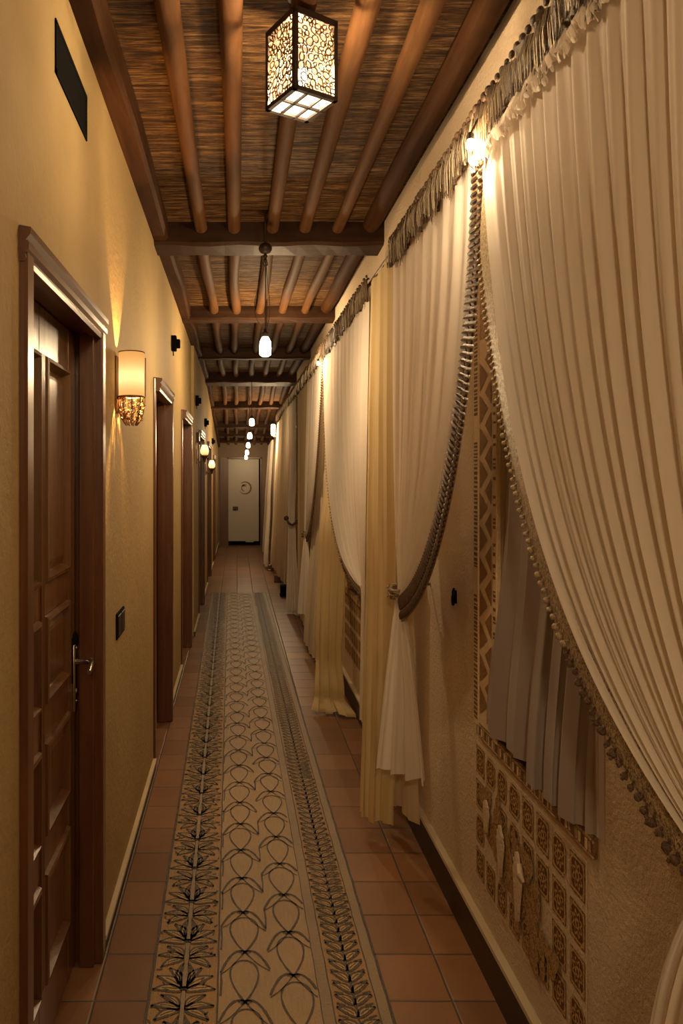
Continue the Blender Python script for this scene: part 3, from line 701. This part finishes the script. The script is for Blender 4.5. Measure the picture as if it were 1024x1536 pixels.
# stencilled tile panels
def tile_panel(y1, z1, ncol, nrow, py, pz, label, damage=True):
    root = thing('tile_panel', (XR, y1-ncol*py/2, z1-nrow*pz), label, 'tile panel'); X = XR-.0015
    m = MB(); m.box(X, y1-ncol*py+.02, z1-nrow*pz, XR+.002, y1+.006, z1+.01, 0, .002)
    t = MB(); x = X-.0018
    for i in range(ncol):
        for j in range(nrow):
            ya = y1-i*py; yb = ya-py*.76; zt_ = z1-j*pz; zb = zt_-pz*.80
            sc = 0.0
            if damage and ((i, j) in ((1,1),(1,2),(2,2),(3,2),(5,2))): continue
            cl = .022 if (j == 0 and i in (2, 3)) or (i+j*3) % 5 == 1 else .0
            pts = [(x, ya, zb), (x, yb, zb), (x, yb, zt_), (x, ya, zt_)]; uv = [(0,0),(1,0),(1,1),(0,1)]
            if cl:
                f = cl/(py*.76); g = cl/(pz*.8)
                pts = [(x, ya, zb), (x, yb+cl*.5, zb), (x, yb, zb+cl), (x, yb, zt_-cl*.6), (x, yb+cl, zt_), (x, ya-cl*.7, zt_), (x, ya, zt_-cl)]
                uv = [((ya-p[1])/(py*.76), (p[2]-zb)/(pz*.8)) for p in pts]
            m.add(pts, [tuple(range(len(pts)))], 1, [uv])
    if damage:
        t = MB()
        def blob(cy, cz_, ry, rz, xx, seed, mb):
            r = random.Random(seed); n = 26; pts = []
            for k in range(n):
                a = 2*PI*k/n; q = 1+.28*math.sin(3*a+seed)+r.uniform(-.13, .13); pts.append((xx, cy+ry*q*math.cos(a), cz_+rz*q*math.sin(a)))
            mb.add(pts+[(xx, cy, cz_)], [(k, (k+1)%n, n) for k in range(n)])
        for (cy, cz_, ry, rz, sd) in ((2.36,.545,.05,.06,1), (2.29,.46,.055,.05,2), (2.25,.56,.035,.05,3), (2.17,.44,.06,.085,4), (2.10,.50,.035,.07,5), (2.09,.38,.05,.07,6), (1.99,.42,.06,.10,7), (1.93,.34,.035,.06,8), (2.02,.52,.04,.05,12), (1.86,.37,.045,.04,13), (1.98,.30,.05,.035,14)): blob(cy, cz_, ry, rz, x-.0009-.0003*sd, sd, t)
        m.add(t.v, t.f, 2)
    obj('ornamental_ground', m, [M['wall_r'], M['stencil'], M['stencil2']], root)
    if damage:
        for fi, (cy, cz_, h) in enumerate(((2.335,.515,.10), (2.21,.47,.15), (2.075,.44,.19))):
            t = MB(); pr = [(.002,-h*.55),(.012,-h*.5),(.016,-h*.3),(.024,-h*.05),(.030,h*.18),(.022,h*.28),(.026,h*.33),(.014,h*.38),(.010,h*.46),(.002,h*.5)]
            sc_ = .75+h*2.2; n = 16; P = [[(x-.007-.010*math.sin(PI*q/8)*.8, cy+r*sc_*math.cos(PI*q/8), cz_+zz) for q in range(9)] for (r, zz) in pr]; t.grid(P)
            if fi == 2: t.tube([(x-.010, 2.055, .505), (x-.022, 2.02, .497), (x-.016, 2.01, .482)], [.008, .009, .004], 8)
            obj('relief_figure', t, M['wall_r'], root, smooth=True)
tile_panel(2.455, .70, 8, 4, .0985, .113, 'ornamental brown tile panel with bare white figures below the near window')
tile_panel(5.43, .745, 8, 4, .0985, .113, 'ornamental brown tile panel beside the gold floor-length curtain', False)

# small items on the right
m = MB(); pts = [(XR-.012, 2.69+.010*math.cos(a), 1.140+.017*math.sin(a)) for a in [2*PI*i/14 for i in range(15)]]; m.tube(pts, .0042, 6); m.tube([(XR-.010, 2.700, 1.150), (XR-.010, 2.698, 1.172), (XR-.008, 2.692, 1.182)], .004, 6); m.box(XR-.006, 2.682, 1.128, XR+.001, 2.698, 1.176, 0, .002)
tag(obj('wall_hook', m, M['black'], smooth=True), 'small black metal hook on the bare plaster right of the tied curtain', 'hook')
for (x0, y, mt, lab) in ((.575, 9.6, 'black', 'black block on the floor under the cream curtain hem, nearest of the three'), (.56, 10.9, 'frame', 'reddish brown wooden block under the far curtain hems, middle of three'), (.52, 12.2, 'frame', 'brown wooden block under the glowing far curtain, farthest of three')):
    m = MB(); m.box(x0, y, 0, x0+.09, y+.16, .14 if mt == 'black' else .10, 0, .006); m.box(x0-.006, y-.006, .0, x0+.096, y+.166, .02, 0, .004); tag(obj('floor_block', m, M[mt]), lab, 'block')

# ------------------------------------------------------------------ runner rug
def rx(y): return -.009*(y-2.2)
RY0, RY1, RZ = 1.2, 9.9, .008
m = MB()
def strip(x0, x1, z, mi, y0=RY0, y1=RY1, n=30):
    P = [[(x+rx(y), y, z+.0004*math.sin(y*9)) for x in (x0, x1)] for y in [lerp(y0, y1, i/n) for i in range(n+1)]]; m.grid(P, mi)
strip(-.272, .462, .0012, 3); 
strip(-.266, -.058, RZ, 1); strip(-.058, .252, RZ, 0); strip(.252, .288, RZ, 2); strip(.288, .423, RZ, 1); strip(.423, .456, RZ, 2)
for (x0, x1) in ((-.2725,-.266), (.456,.463)): m.box(x0, RY0, .001, x1, RY0+.01, RZ, 3)
def edge(x, w_): 
    pts = [(x+rx(y)+.0008*math.sin(y*40), y) for y in [lerp(RY0, RY1, i/240) for i in range(241)]]; m.line(pts, w_, RZ+.0012, 3)
for x, w_ in ((-.2665,.009), (.4575,.009), (-.058,.006), (.252,.003), (.288,.004), (.421,.004)): edge(x, w_)
P_ = [(-.27+rx(RY1), RY1-.004), (.46+rx(RY1), RY1-.004)]; m.line(P_, .01, RZ+.0012, 3)
zl = RZ+.0016; rnd = random.Random(3)
def arc(pts, w_, mi=3, z=None, clip=None):
    if clip: w_ = w_*1.65
    n = len(pts); q = []
    for i, (x, y) in enumerate(pts):
        q.append((x+rx(y), y))
    run = []; ws = []
    for i, p in enumerate(q):
        xx = p[0]-rx(p[1])
        if clip and not (clip[0] <= xx <= clip[1]) or not (RY0 < p[1] < RY1):
            if len(run) > 1: m.line(run, ws, z or zl, mi)
            run = []; ws = []; continue
        run.append(p); ws.append(w_*(rnd.uniform(.75, 1.3)))
    if len(run) > 1: m.line(run, ws, z or zl, mi)
# field: columns of tear drops, each standing on a little bow with shoulders sweeping down
cx0, pw, ph_ = .0265, .157, .225; cl = (-.055, .250)
def lens(x, y, ang, L, Wd, clip, s=1, fill=4, vein=True):
    n = 11; ca, sa = math.cos(ang), math.sin(ang); up = []; lo = []; md = []
    for k in range(n):
        t = k/(n-1); b_ = Wd/2*math.sin(PI*t**.8); c_ = .12*L*math.sin(PI*t)
        for (q, arr) in ((b_, up), (-b_, lo), (0, md)): arr.append((x+s*(L*t*ca-(q+c_)*sa), y+L*t*sa+(q+c_)*ca))
    if fill is not None:
        ok = all(clip[0] < p[0] < clip[1] and RY0 < p[1] < RY1 for p in lo+up)
        if ok:
            o_ = [(p[0]+rx(p[1]), p[1], zl-.0005) for p in lo]+[(p[0]+rx(p[1]), p[1], zl-.0005) for p in up]
            m.add(o_, [(k, k+1, n+k+1, n+k) for k in range(n-1)], fill)
    arc(up, .0045, clip=clip); arc(lo, .0055, clip=clip)
    if vein: arc(md[2:8], .0022, clip=clip)
for i in range(-1, 3):
    y = RY0-ph_*(1 if i % 2 else .5)
    while y < RY1:
        cx_ = cx0+i*pw+rnd.uniform(-.003, .003); cyy = y+rnd.uniform(-.006, .006); w_ = rnd.uniform(.043, .050); hh = ph_*rnd.uniform(.84, .90)
        for s in (-1, 1):
            arc([(cx_+s*w_*2.6*q*math.sqrt(1-q), cyy+hh*q) for q in [1-(1-k/18)**2 for k in range(19)]], .0034, clip=cl)
            dr = rnd.uniform(.085, .105)
            arc([(cx_+s*pw*.5*q, cyy+.004+.012*math.sin(PI*q)-dr*q**2.2) for q in [k/12 for k in range(13)]], .0046, clip=cl)
            arc([(cx_+s*pw*.5*q, cyy-.018*math.sin(PI*q)-dr*1.05*q**1.3) for q in [k/12 for k in range(13)]], .0022, clip=cl)
            if cl[0] < cx_ < cl[1]:
                arc([(cx_, cyy), (cx_+s*.011, cyy+.006), (cx_+s*.021, cyy+.001)], .006, clip=cl); arc([(cx_, cyy), (cx_+s*.012, cyy-.009)], .0045, clip=cl)
        if rnd.random() < .8: arc([(cx_+pw*.5, cyy-.09), (cx_+pw*.5+.002, cyy-.03), (cx_+pw*.5, cyy+.02)], .0036, clip=cl)
        y += ph_
# left border: stem with capsules and spreading leaves
xc = -.163; y = RY0-.1; cb = (-.262, -.062)
while y < RY1:
    for s in (-1, 1):
        lens(xc+s*.004, y, math.radians(4), .094, .030, cb, s); lens(xc+s*.008, y+.012, math.radians(34), .098, .030, cb, s); lens(xc+s*.012, y+.03, math.radians(62), .085, .024, cb, s)
        lens(xc+s*.010, y+.150, math.radians(-30), .080, .026, cb, s); lens(xc+s*.006, y+.155, math.radians(8), .090, .024, cb, s); lens(xc+s*.006, y+.165, math.radians(38), .080, .022, cb, s)
        arc([(xc+s*.015*math.sin(PI*t/10), y+.012+.12*t/10) for t in range(11)], .0060, clip=cb); arc([(xc+s*.028*math.sin(PI*t/10), y+.004+.135*t/10) for t in range(11)], .0045, clip=cb)
        arc([(xc+s*.006, y+.135), (xc+s*.006, y+.23)], .003, clip=cb)
        for q in range(8):
            px, py = xc+s*rnd.uniform(.035, .095), y+rnd.uniform(0, .23); a_ = rnd.uniform(0, 1.4); arc([(px, py), (px+s*.016*math.cos(a_), py+.016*math.sin(a_))], .003, clip=cb)
    arc([(xc, y+.02+.21*t/6) for t in range(7)], .0075, 2, zl+.0004, clip=cb)
    y += .232
# right border: feather leaves in chevrons
xc = .356; y = RY0; cb = (.291, .420)
while y < RY1:
    for s in (-1, 1):
        lens(xc+s*.002, y, math.radians(34+8*math.sin(y*6)), .070, .026, cb, s, 4, True)
        arc([(xc+s*.030, y+.048), (xc+s*.056, y+.058)], .004, clip=cb)
    arc([(xc+.003*math.sin(t), y+.055*t/4) for t in range(5)], .004, clip=cb)
    y += .050
rug = obj('runner_rug', m, [M['rug_field'], M['rug_border'], M['rug_band'], M['rug_line'], M['rug_leaf']], origin=(.09,5.5,0))
tag(rug, 'long patterned beige runner rug with leaf borders down the corridor floor', 'rug')

# ------------------------------------------------------------------ lights
def lantern(loc, label, watts, detail=True):
    cx, cy, zb = loc; s = .148; H = .222; root = thing('lantern', (cx, cy, zb), label, 'lantern'); ang = math.radians(30)
    def R(x, y, z): return (cx+x*math.cos(ang)-y*math.sin(ang), cy+x*math.sin(ang)+y*math.cos(ang), zb+z)
    def rbox(m, x0, y0, z0, x1, y1, z1, mi=0):
        vs = [R(x, y, z) for x in (x0, x1) for y in (y0, y1) for z in (z0, z1)]
        m.add(vs, [(0,1,3,2),(4,6,7,5),(0,4,5,1),(2,3,7,6),(0,2,6,4),(1,5,7,3)], mi)
    h = s/2; b = .0125; m = MB()
    for sx in (-1, 1):
        for sy in (-1, 1): rbox(m, min(sx*h, sx*(h-b)), min(sy*h, sy*(h-b)), 0, max(sx*h, sx*(h-b)), max(sy*h, sy*(h-b)), H)
    for z0 in (0, H-b):
        for sx in (-1, 1):
            rbox(m, min(sx*h, sx*(h-b)), -h, z0, max(sx*h, sx*(h-b)), h, z0+b); rbox(m, -h, min(sx*h, sx*(h-b)), z0, h, max(sx*h, sx*(h-b)), z0+b)
    obj('lantern_frame', m, M['iron'], root)
    m = MB(); rbox(m, -h, -h, H, h, h, H+.006); rbox(m, -h*.6, -h*.6, H+.006, h*.6, h*.6, H+.03); obj('lantern_cap', m, M['iron'], root)
    m = MB(); m.lathe((cx, cy, zb), [(.008, H+.03), (.008, ZC-zb-.02), (.04, ZC-zb-.015), (.04, ZC-zb)], 14); obj('hanging_stem', m, M['iron'], root, smooth=True)
    # bottom grid
    m = MB(); rbox(m, -h, -.0035, -.001, h, .0035, .006); 
    for q in (-s/6, s/6): rbox(m, q-.003, -h, -.001, q+.003, h, .006)
    obj('bottom_grille', m, M['iron'], root)
    m = MB(); rbox(m, -h+b, -h+b, .007, h-b, h-b, .009); obj('bottom_pane', m, M['pane_b'], root)
    for f in range(4):
        ca, sa = math.cos(f*PI/2), math.sin(f*PI/2)
        def Q(u, z, d): x, y = u, -(h-d); return R(x*ca-y*sa, x*sa+y*ca, z)
        m = MB(); w_ = h-b; m.add([Q(-w_, b, .010), Q(w_, b, .010), Q(w_, H-b, .010), Q(-w_, H-b, .010)], [(0,1,2,3)]); obj('side_pane', m, M['pane'], root)
        if not detail: continue
        m = MB(); r = random.Random(11+f); cs = []
        for tr in range(4000):
            rad = r.uniform(.0055, .0135); u = r.uniform(-w_, w_); z = r.uniform(b, H-b)
            if abs(u)+rad > w_+.003 or z-rad < b-.003 or z+rad > H-b+.003: continue
            if all(math.hypot(u-c[0], z-c[1]) > (rad+c[2])*.94 for c in cs): cs.append((u, z, rad))
        for (u, z, rad) in cs:
            e = r.uniform(.75, 1.15); a0 = r.uniform(0, PI); pts = []
            for k in range(9):
                a = 2*PI*k/8; du, dz = rad*e*math.cos(a), rad/e*math.sin(a); pts.append(Q(u+du*math.cos(a0)-dz*math.sin(a0), z+du*math.sin(a0)+dz*math.cos(a0), .004))
            m.tube(pts, .0023, 4, 0, False)
        obj('pierced_side', m, M['bronze'], root)
    m = MB(); m.ball((cx, cy, zb+.085), .021, 14, 10, 0, (1, 1, 1.25)); bl = obj('bulb', m, M['bulb'], root, smooth=True)
    add_light('lantern_light', (cx, cy, zb+.085), watts, WARM, .03, root)
    return root
lantern((.1845, 2.10, 2.654), 'square pierced metal lantern hanging from the ceiling close to the camera', LANTERN_W)

def pendant(x, y, zl_, ztop, label, watts, color=WARM, wires=True, glass=.031, hg=.105, group=None, mat='bulb'):
    root = thing('pendant_lamp', (x, y, zl_-hg/2), label, 'pendant lamp', group)
    m = MB(); m.lathe((x, y, zl_), [(glass*.55, -hg*.5), (glass*.95, -hg*.42), (glass, -hg*.1), (glass*.92, hg*.25), (glass*.6, hg*.42), (glass*.45, hg*.5)], 18); obj('glass_jar', m, M[mat], root, smooth=True)
    m = MB(); m.lathe((x, y, zl_+hg*.5), [(glass*.5, -.004), (glass*.62, .0), (glass*.6, .018), (glass*.25, .026), (.004, .045)], 14); obj('cap', m, M['iron'], root, smooth=True)
    if wires:
        m = MB(); zw = zl_+hg*.5+.03
        for s in (-1, 1):
            pts = [(x+s*.055*math.sin(PI*t**1.8)*(1.0 if s < 0 else .35)+.004*s, y, lerp(ztop-.05, zw, t)) for t in [i/16 for i in range(17)]]; m.tube(pts, .0016, 5)
        m.tube([(x, y, ztop-.02), (x+.002, y, ztop-.10), (x, y, zw)], .0028, 6); obj('wires', m, M['iron'], root)
        m = MB(); m.ball((x, y, ztop+.0), .036, 14, 10, 0, (1,1,.85)); m.lathe((x, y, ztop-.075), [(.004, 0), (.011, .012), (.006, .022), (.012, .034), (.006, .05)], 10)
        m.tube([(x, y, ztop+.025), (x, y, ZC+.01)], .006, 8); m.tube([(x+.012*math.cos(a), y, ztop-.08+.012*math.sin(a)) for a in [2*PI*i/12 for i in range(13)]], .003, 6); obj('ceiling_ball', m, M['iron'], root, smooth=True)
    else:
        m = MB(); m.tube([(x, y, zl_+hg*.5), (x, y, zc(y)+.01)], .004, 6); obj('cord', m, M['iron'], root)
    add_light('pendant_light', (x, y, zl_-hg*.5-.05), watts, color, .04, root)
    return root
pendant(.150, 3.86, 2.275, 2.79, 'glowing glass pendant on thin wires hanging from a dark ball', PENDANT_W)
pendant(.235, 5.75, 2.60, 2.8, 'small bare bulb added behind the wired glass pendant to light the farther curtains', ADDED_BULB_W, wires=False, glass=.022, hg=.07)  # added bulb, tucked behind the glass pendant to brighten the second pair of curtains
farL = [(.20,9.75,2.30,.036,.10,'first'), (.20,11.3,2.20,.036,.10,'second'), (.20,12.9,2.12,.034,.10,'third'), (.20,14.4,2.04,.034,.10,'fourth'), (.20,15.9,1.98,.03,.10,'last')]
for (x, y, z, g, h, o) in farL: pendant(x, y, z, 0, f'bright glass pendant, {o} in the far row above the corridor end', FAR_W, wires=False, glass=g, hg=h, group='row of far pendants', mat='bulb_far')
# wall lamp above the glowing far curtain
root = thing('wall_lamp', (.62, 12.1, 2.25), 'bright tube lamp at the top of the glowing far curtain', 'wall lamp')
m = MB(); m.lathe((.60, 12.1, 2.25), [(.03,0),(.036,.01),(.036,.17),(.03,.18)], 14); obj('glass', m, M['bulb_far'], root, smooth=True)
m = MB(); m.box(.60, 12.08, 2.22, XR, 12.12, 2.25, 0, .003); m.lathe((.60,12.1,2.235), [(.02,0),(.035,.015)], 12); obj('bracket', m, M['iron'], root)
add_light('wall_lamp_light', (.56, 12.0, 2.2), CURTLAMP_W, WARM, .05, root)

def added_clip_lamp(x, y, z, label, watts, r=.012):  # added bulb that makes the hot spot where two curtains meet
    root = thing('added_clip_lamp', (x, y, z-.03), label, 'lamp')
    m = MB(); m.ball((x, y, z), r, 12, 8, 0, (1, 1, 1.4)); obj('bulb', m, M['bulb'], root, smooth=True)
    m = MB(); m.lathe((x, y, z+r*1.2), [(r*.8, 0), (r*.9, .012), (r*.5, .02)], 12); m.tube([(x, y, z+r*1.2+.015), (x+.02, y, z+.07), (.715, y, 2.625)], .003, 6); obj('holder', m, M['iron'], root, smooth=True)
    add_light('added_clip_light', (x, y, z-.01), watts, WARM, r, root)
added_clip_lamp(.648, 2.035, 2.515, 'small bulb added under the fringe to brighten where the two nearest white curtains meet', 16.0)
added_clip_lamp(.650, 5.86, 2.49, 'small bulb added under the fringe to brighten the meeting of the farther white curtains', 8.0)
# near sconce
def sconce(x, y, z0, label, watts):
    """x,y axis of the shade; z0 underside of the glass"""
    root = thing('wall_sconce', (x, y, z0-.11), label, 'wall sconce'); r = .048; H = .166; N = 22
    m = MB(); P = []
    for zz in (z0, z0+H): P.append([(x+r*math.cos(a), y+r*1.05*math.sin(a), zz) for a in [lerp(-PI, PI, i/28) for i in range(29)]])
    m.grid(P); obj('amber_shade', m, M['sconce_shade'], root, smooth=True)
    m = MB()
    for zz in (z0, z0+H): m.tube([(x+r*math.cos(a), y+r*1.05*math.sin(a), zz) for a in [2*PI*i/28 for i in range(29)]], .0022, 6)
    m.box(XL-.001, y-.035, z0-.06, XL+.008, y+.05, z0+H-.015, 0, .003); m.box(XL, y-.008, z0-.01, x-.02, y+.008, z0+.002)
    m.tube([(x+r, y+.030, z0), (x+r+.001, y+.030, z0+H-.015)], .002, 6)
    obj('back_plate', m, M['bronze'], root, smooth=True)
    m = MB(); rr = random.Random(5); hc = .108
    def S(a, t): q = r*1.02*math.sqrt(max(0, 1-(t*.93)**2.4)); return (x+q*math.cos(a), y+q*1.05*math.sin(a), z0-hc*t)
    for k in range(9):
        a0 = 2*PI*k/9; m.tube([S(a0, t/8) for t in range(9)], .0024, 5)
    for k in range(95):
        a0 = rr.uniform(0, 2*PI); t0 = rr.uniform(.03, .8); pts = []; da = rr.uniform(-.5, .5); 
        for q in range(6):
            pts.append(S(a0+da*q*.35+.12*math.sin(q*1.5+k), min(.97, t0+.045*q*rr.uniform(.5, 1.2)))); 
        m.tube(pts, .0018, 4); tip = pts[-1]; p0 = Vector(pts[2]); o_ = (p0-Vector((x, y, p0.z))).normalized() if (p0-Vector((x, y, p0.z))).length > 1e-4 else Vector((1,0,0))
        if k % 3 == 0: m.tube([p0, p0+o_*.007+Vector((0,0,-.004))], [.002, .001], 4)
    m.tube([S(2*PI*i/24, .02) for i in range(25)], .003, 6)
    obj('filigree_basket', m, M['bronze'], root)
    m = MB(); m.ball((x, y, z0+.070), .022, 14, 10, 0, (1, 1, 1.1)); obj('bulb', m, M['bulb'], root, smooth=True)
    m = MB(); m.lathe((x, y, z0), [(.012, -.0), (.014, .02), (.010, .034)], 12); obj('bulb_holder', m, M['iron'], root, smooth=True)
    add_light('sconce_light', (x, y, z0+.072), watts, AMBER, .007, root)
sconce(-.396, 2.76, 1.893, 'near wall sconce with amber cylinder shade and bronze filigree basket', SCONCE_W)
def oil_sconce(y, z, label, watts):
    X = XL2; x = X+.085; root = thing('wall_sconce', (X, y, z-.12), label, 'wall sconce', 'far wall sconces')
    m = MB(); m.lathe((x, y, z), [(.026,-.045), (.042,-.03), (.046,0), (.036,.035), (.026,.06)], 16); obj('glass_shade', m, M['sconce_shade'], root, smooth=True)
    m = MB(); m.ball((x, y, z), .020, 12, 8); obj('bulb', m, M['bulb_far'], root, smooth=True)
    m = MB(); m.lathe((x, y, z-.06), [(.012, -.05), (.02,-.02), (.045, .0), (.045,.008), (.026, .014)], 16); m.tube([(x, y, z-.06), (x-.01, y, z-.11), (x-.05, y, z-.12), (X, y, z-.08)], .006, 8); m.ball((x, y, z-.115), .012, 8, 6)
    m.box(X-.002, y-.03, z-.14, X+.012, y+.03, z+.01, 0, .003); obj('iron_bracket', m, M['bronze'], root, smooth=True)
    m = MB(); m.box(X-.002, y-.055, z+.085, X+.03, y+.055, z+.19, 0, .004); m.box(X+.02, y-.02, z+.06, X+.05, y+.02, z+.10, 0, .003); obj('top_plate', m, M['iron'], root)
    add_light('sconce_light', (x, y, z+.02), watts, AMBER, .03, root)
oil_sconce(7.75, 1.855, 'wall sconce with glowing glass past the third door', SCONCE_W*1.4)
oil_sconce(10.0, 1.735, 'farthest wall sconce with glowing glass near the fifth door', SCONCE_W*1.8)

# vent, switch, small boxes on the left wall
root = thing('wall_vent', (XL, 2.015, 2.60), 'dark rectangular vent grille high on the left wall above the near door', 'vent')
m = MB(); y0, y1, z0, z1 = 1.825, 2.205, 2.602, 2.737
for q in ((y0, z0, y1, z0+.012), (y0, z1-.012, y1, z1), (y0, z0, y0+.012, z1), (y1-.012, z0, y1, z1)): m.box(XL-.004, q[0], q[1], XL+.004, q[2], q[3], 0)
obj('vent_frame', m, M['black'], root)
m = MB(); m.box(XL-.003, y0+.005, z0+.005, XL+.0012, y1-.005, z1-.005); obj('vent_back', m, M['black'], root)
m = MB()
for i in range(9): z = z0+.014+i*.0125; m.add([(XL+.001, y0+.01, z), (XL+.001, y1-.01, z), (XL+.0035, y1-.01, z+.008), (XL+.0035, y0+.01, z+.008)], [(0,1,2,3)])
obj('vent_slats', m, M['black'], root)
root = thing('light_switch', (XL, 2.83, .975), 'dark double light switch plate on the left wall beside the near door', 'light switch')
m = MB(); m.box(XL-.002, 2.745, .98, XL+.007, 2.92, 1.078, 0, .003); obj('switch_plate', m, M['black'], root)
for q in (2.755, 2.838): m = MB(); m.box(XL+.005, q, .99, XL+.010, q+.072, 1.068, 0, .002); obj('rocker', m, M['iron'], root)
for (X, y, z, lab) in ((XL, 5.10, 2.51, 'small dark fitting high on the left wall before the third door'), (XL2, 7.55, 2.36, 'small dark fitting on the left wall above the middle sconce'), (XL2, 9.6, 2.28, 'small dark fitting on the left wall between the two far sconces'), (XL2, 12.4, 2.16, 'small dark fitting on the left wall nearest the end door')):
    m = MB(); m.box(X-.002, y-.03, z-.05, X+.035, y+.03, z+.055, 0, .005); m.box(X+.03, y-.02, z-.03, X+.06, y+.02, z+.03, 0, .005); m.tube([(X+.012, y-.012, z-.05), (X+.014, y-.014, z-.085)], .004, 6)
    tag(obj('wall_speaker', m, M['black']), lab, 'speaker')
# the corridor goes on behind the camera; unseen lamp added there to light the foreground
root = thing('added_lamp', (-.12, -1.0, 2.28), 'round glass lamp added unseen behind the camera to light the foreground', 'added lamp')
m = MB(); m.lathe((-.12,-1.0,2.28), [(.03,0),(.09,.03),(.12,.09),(.10,.15),(.05,.18)], 20); obj('glass_bowl', m, M['pane'], root, smooth=True)
m = MB(); m.lathe((-.12,-1.0,2.46), [(.055,0),(.03,.03)], 20); m.tube([(-.12,-1.0,2.48), (-.12,-1.0,2.98)], .006, 6); obj('stem', m, M['iron'], root, smooth=True)
add_light('added_lamp_light', (-.12,-1.0,2.36), NEAR_W, WARM, .1, root)
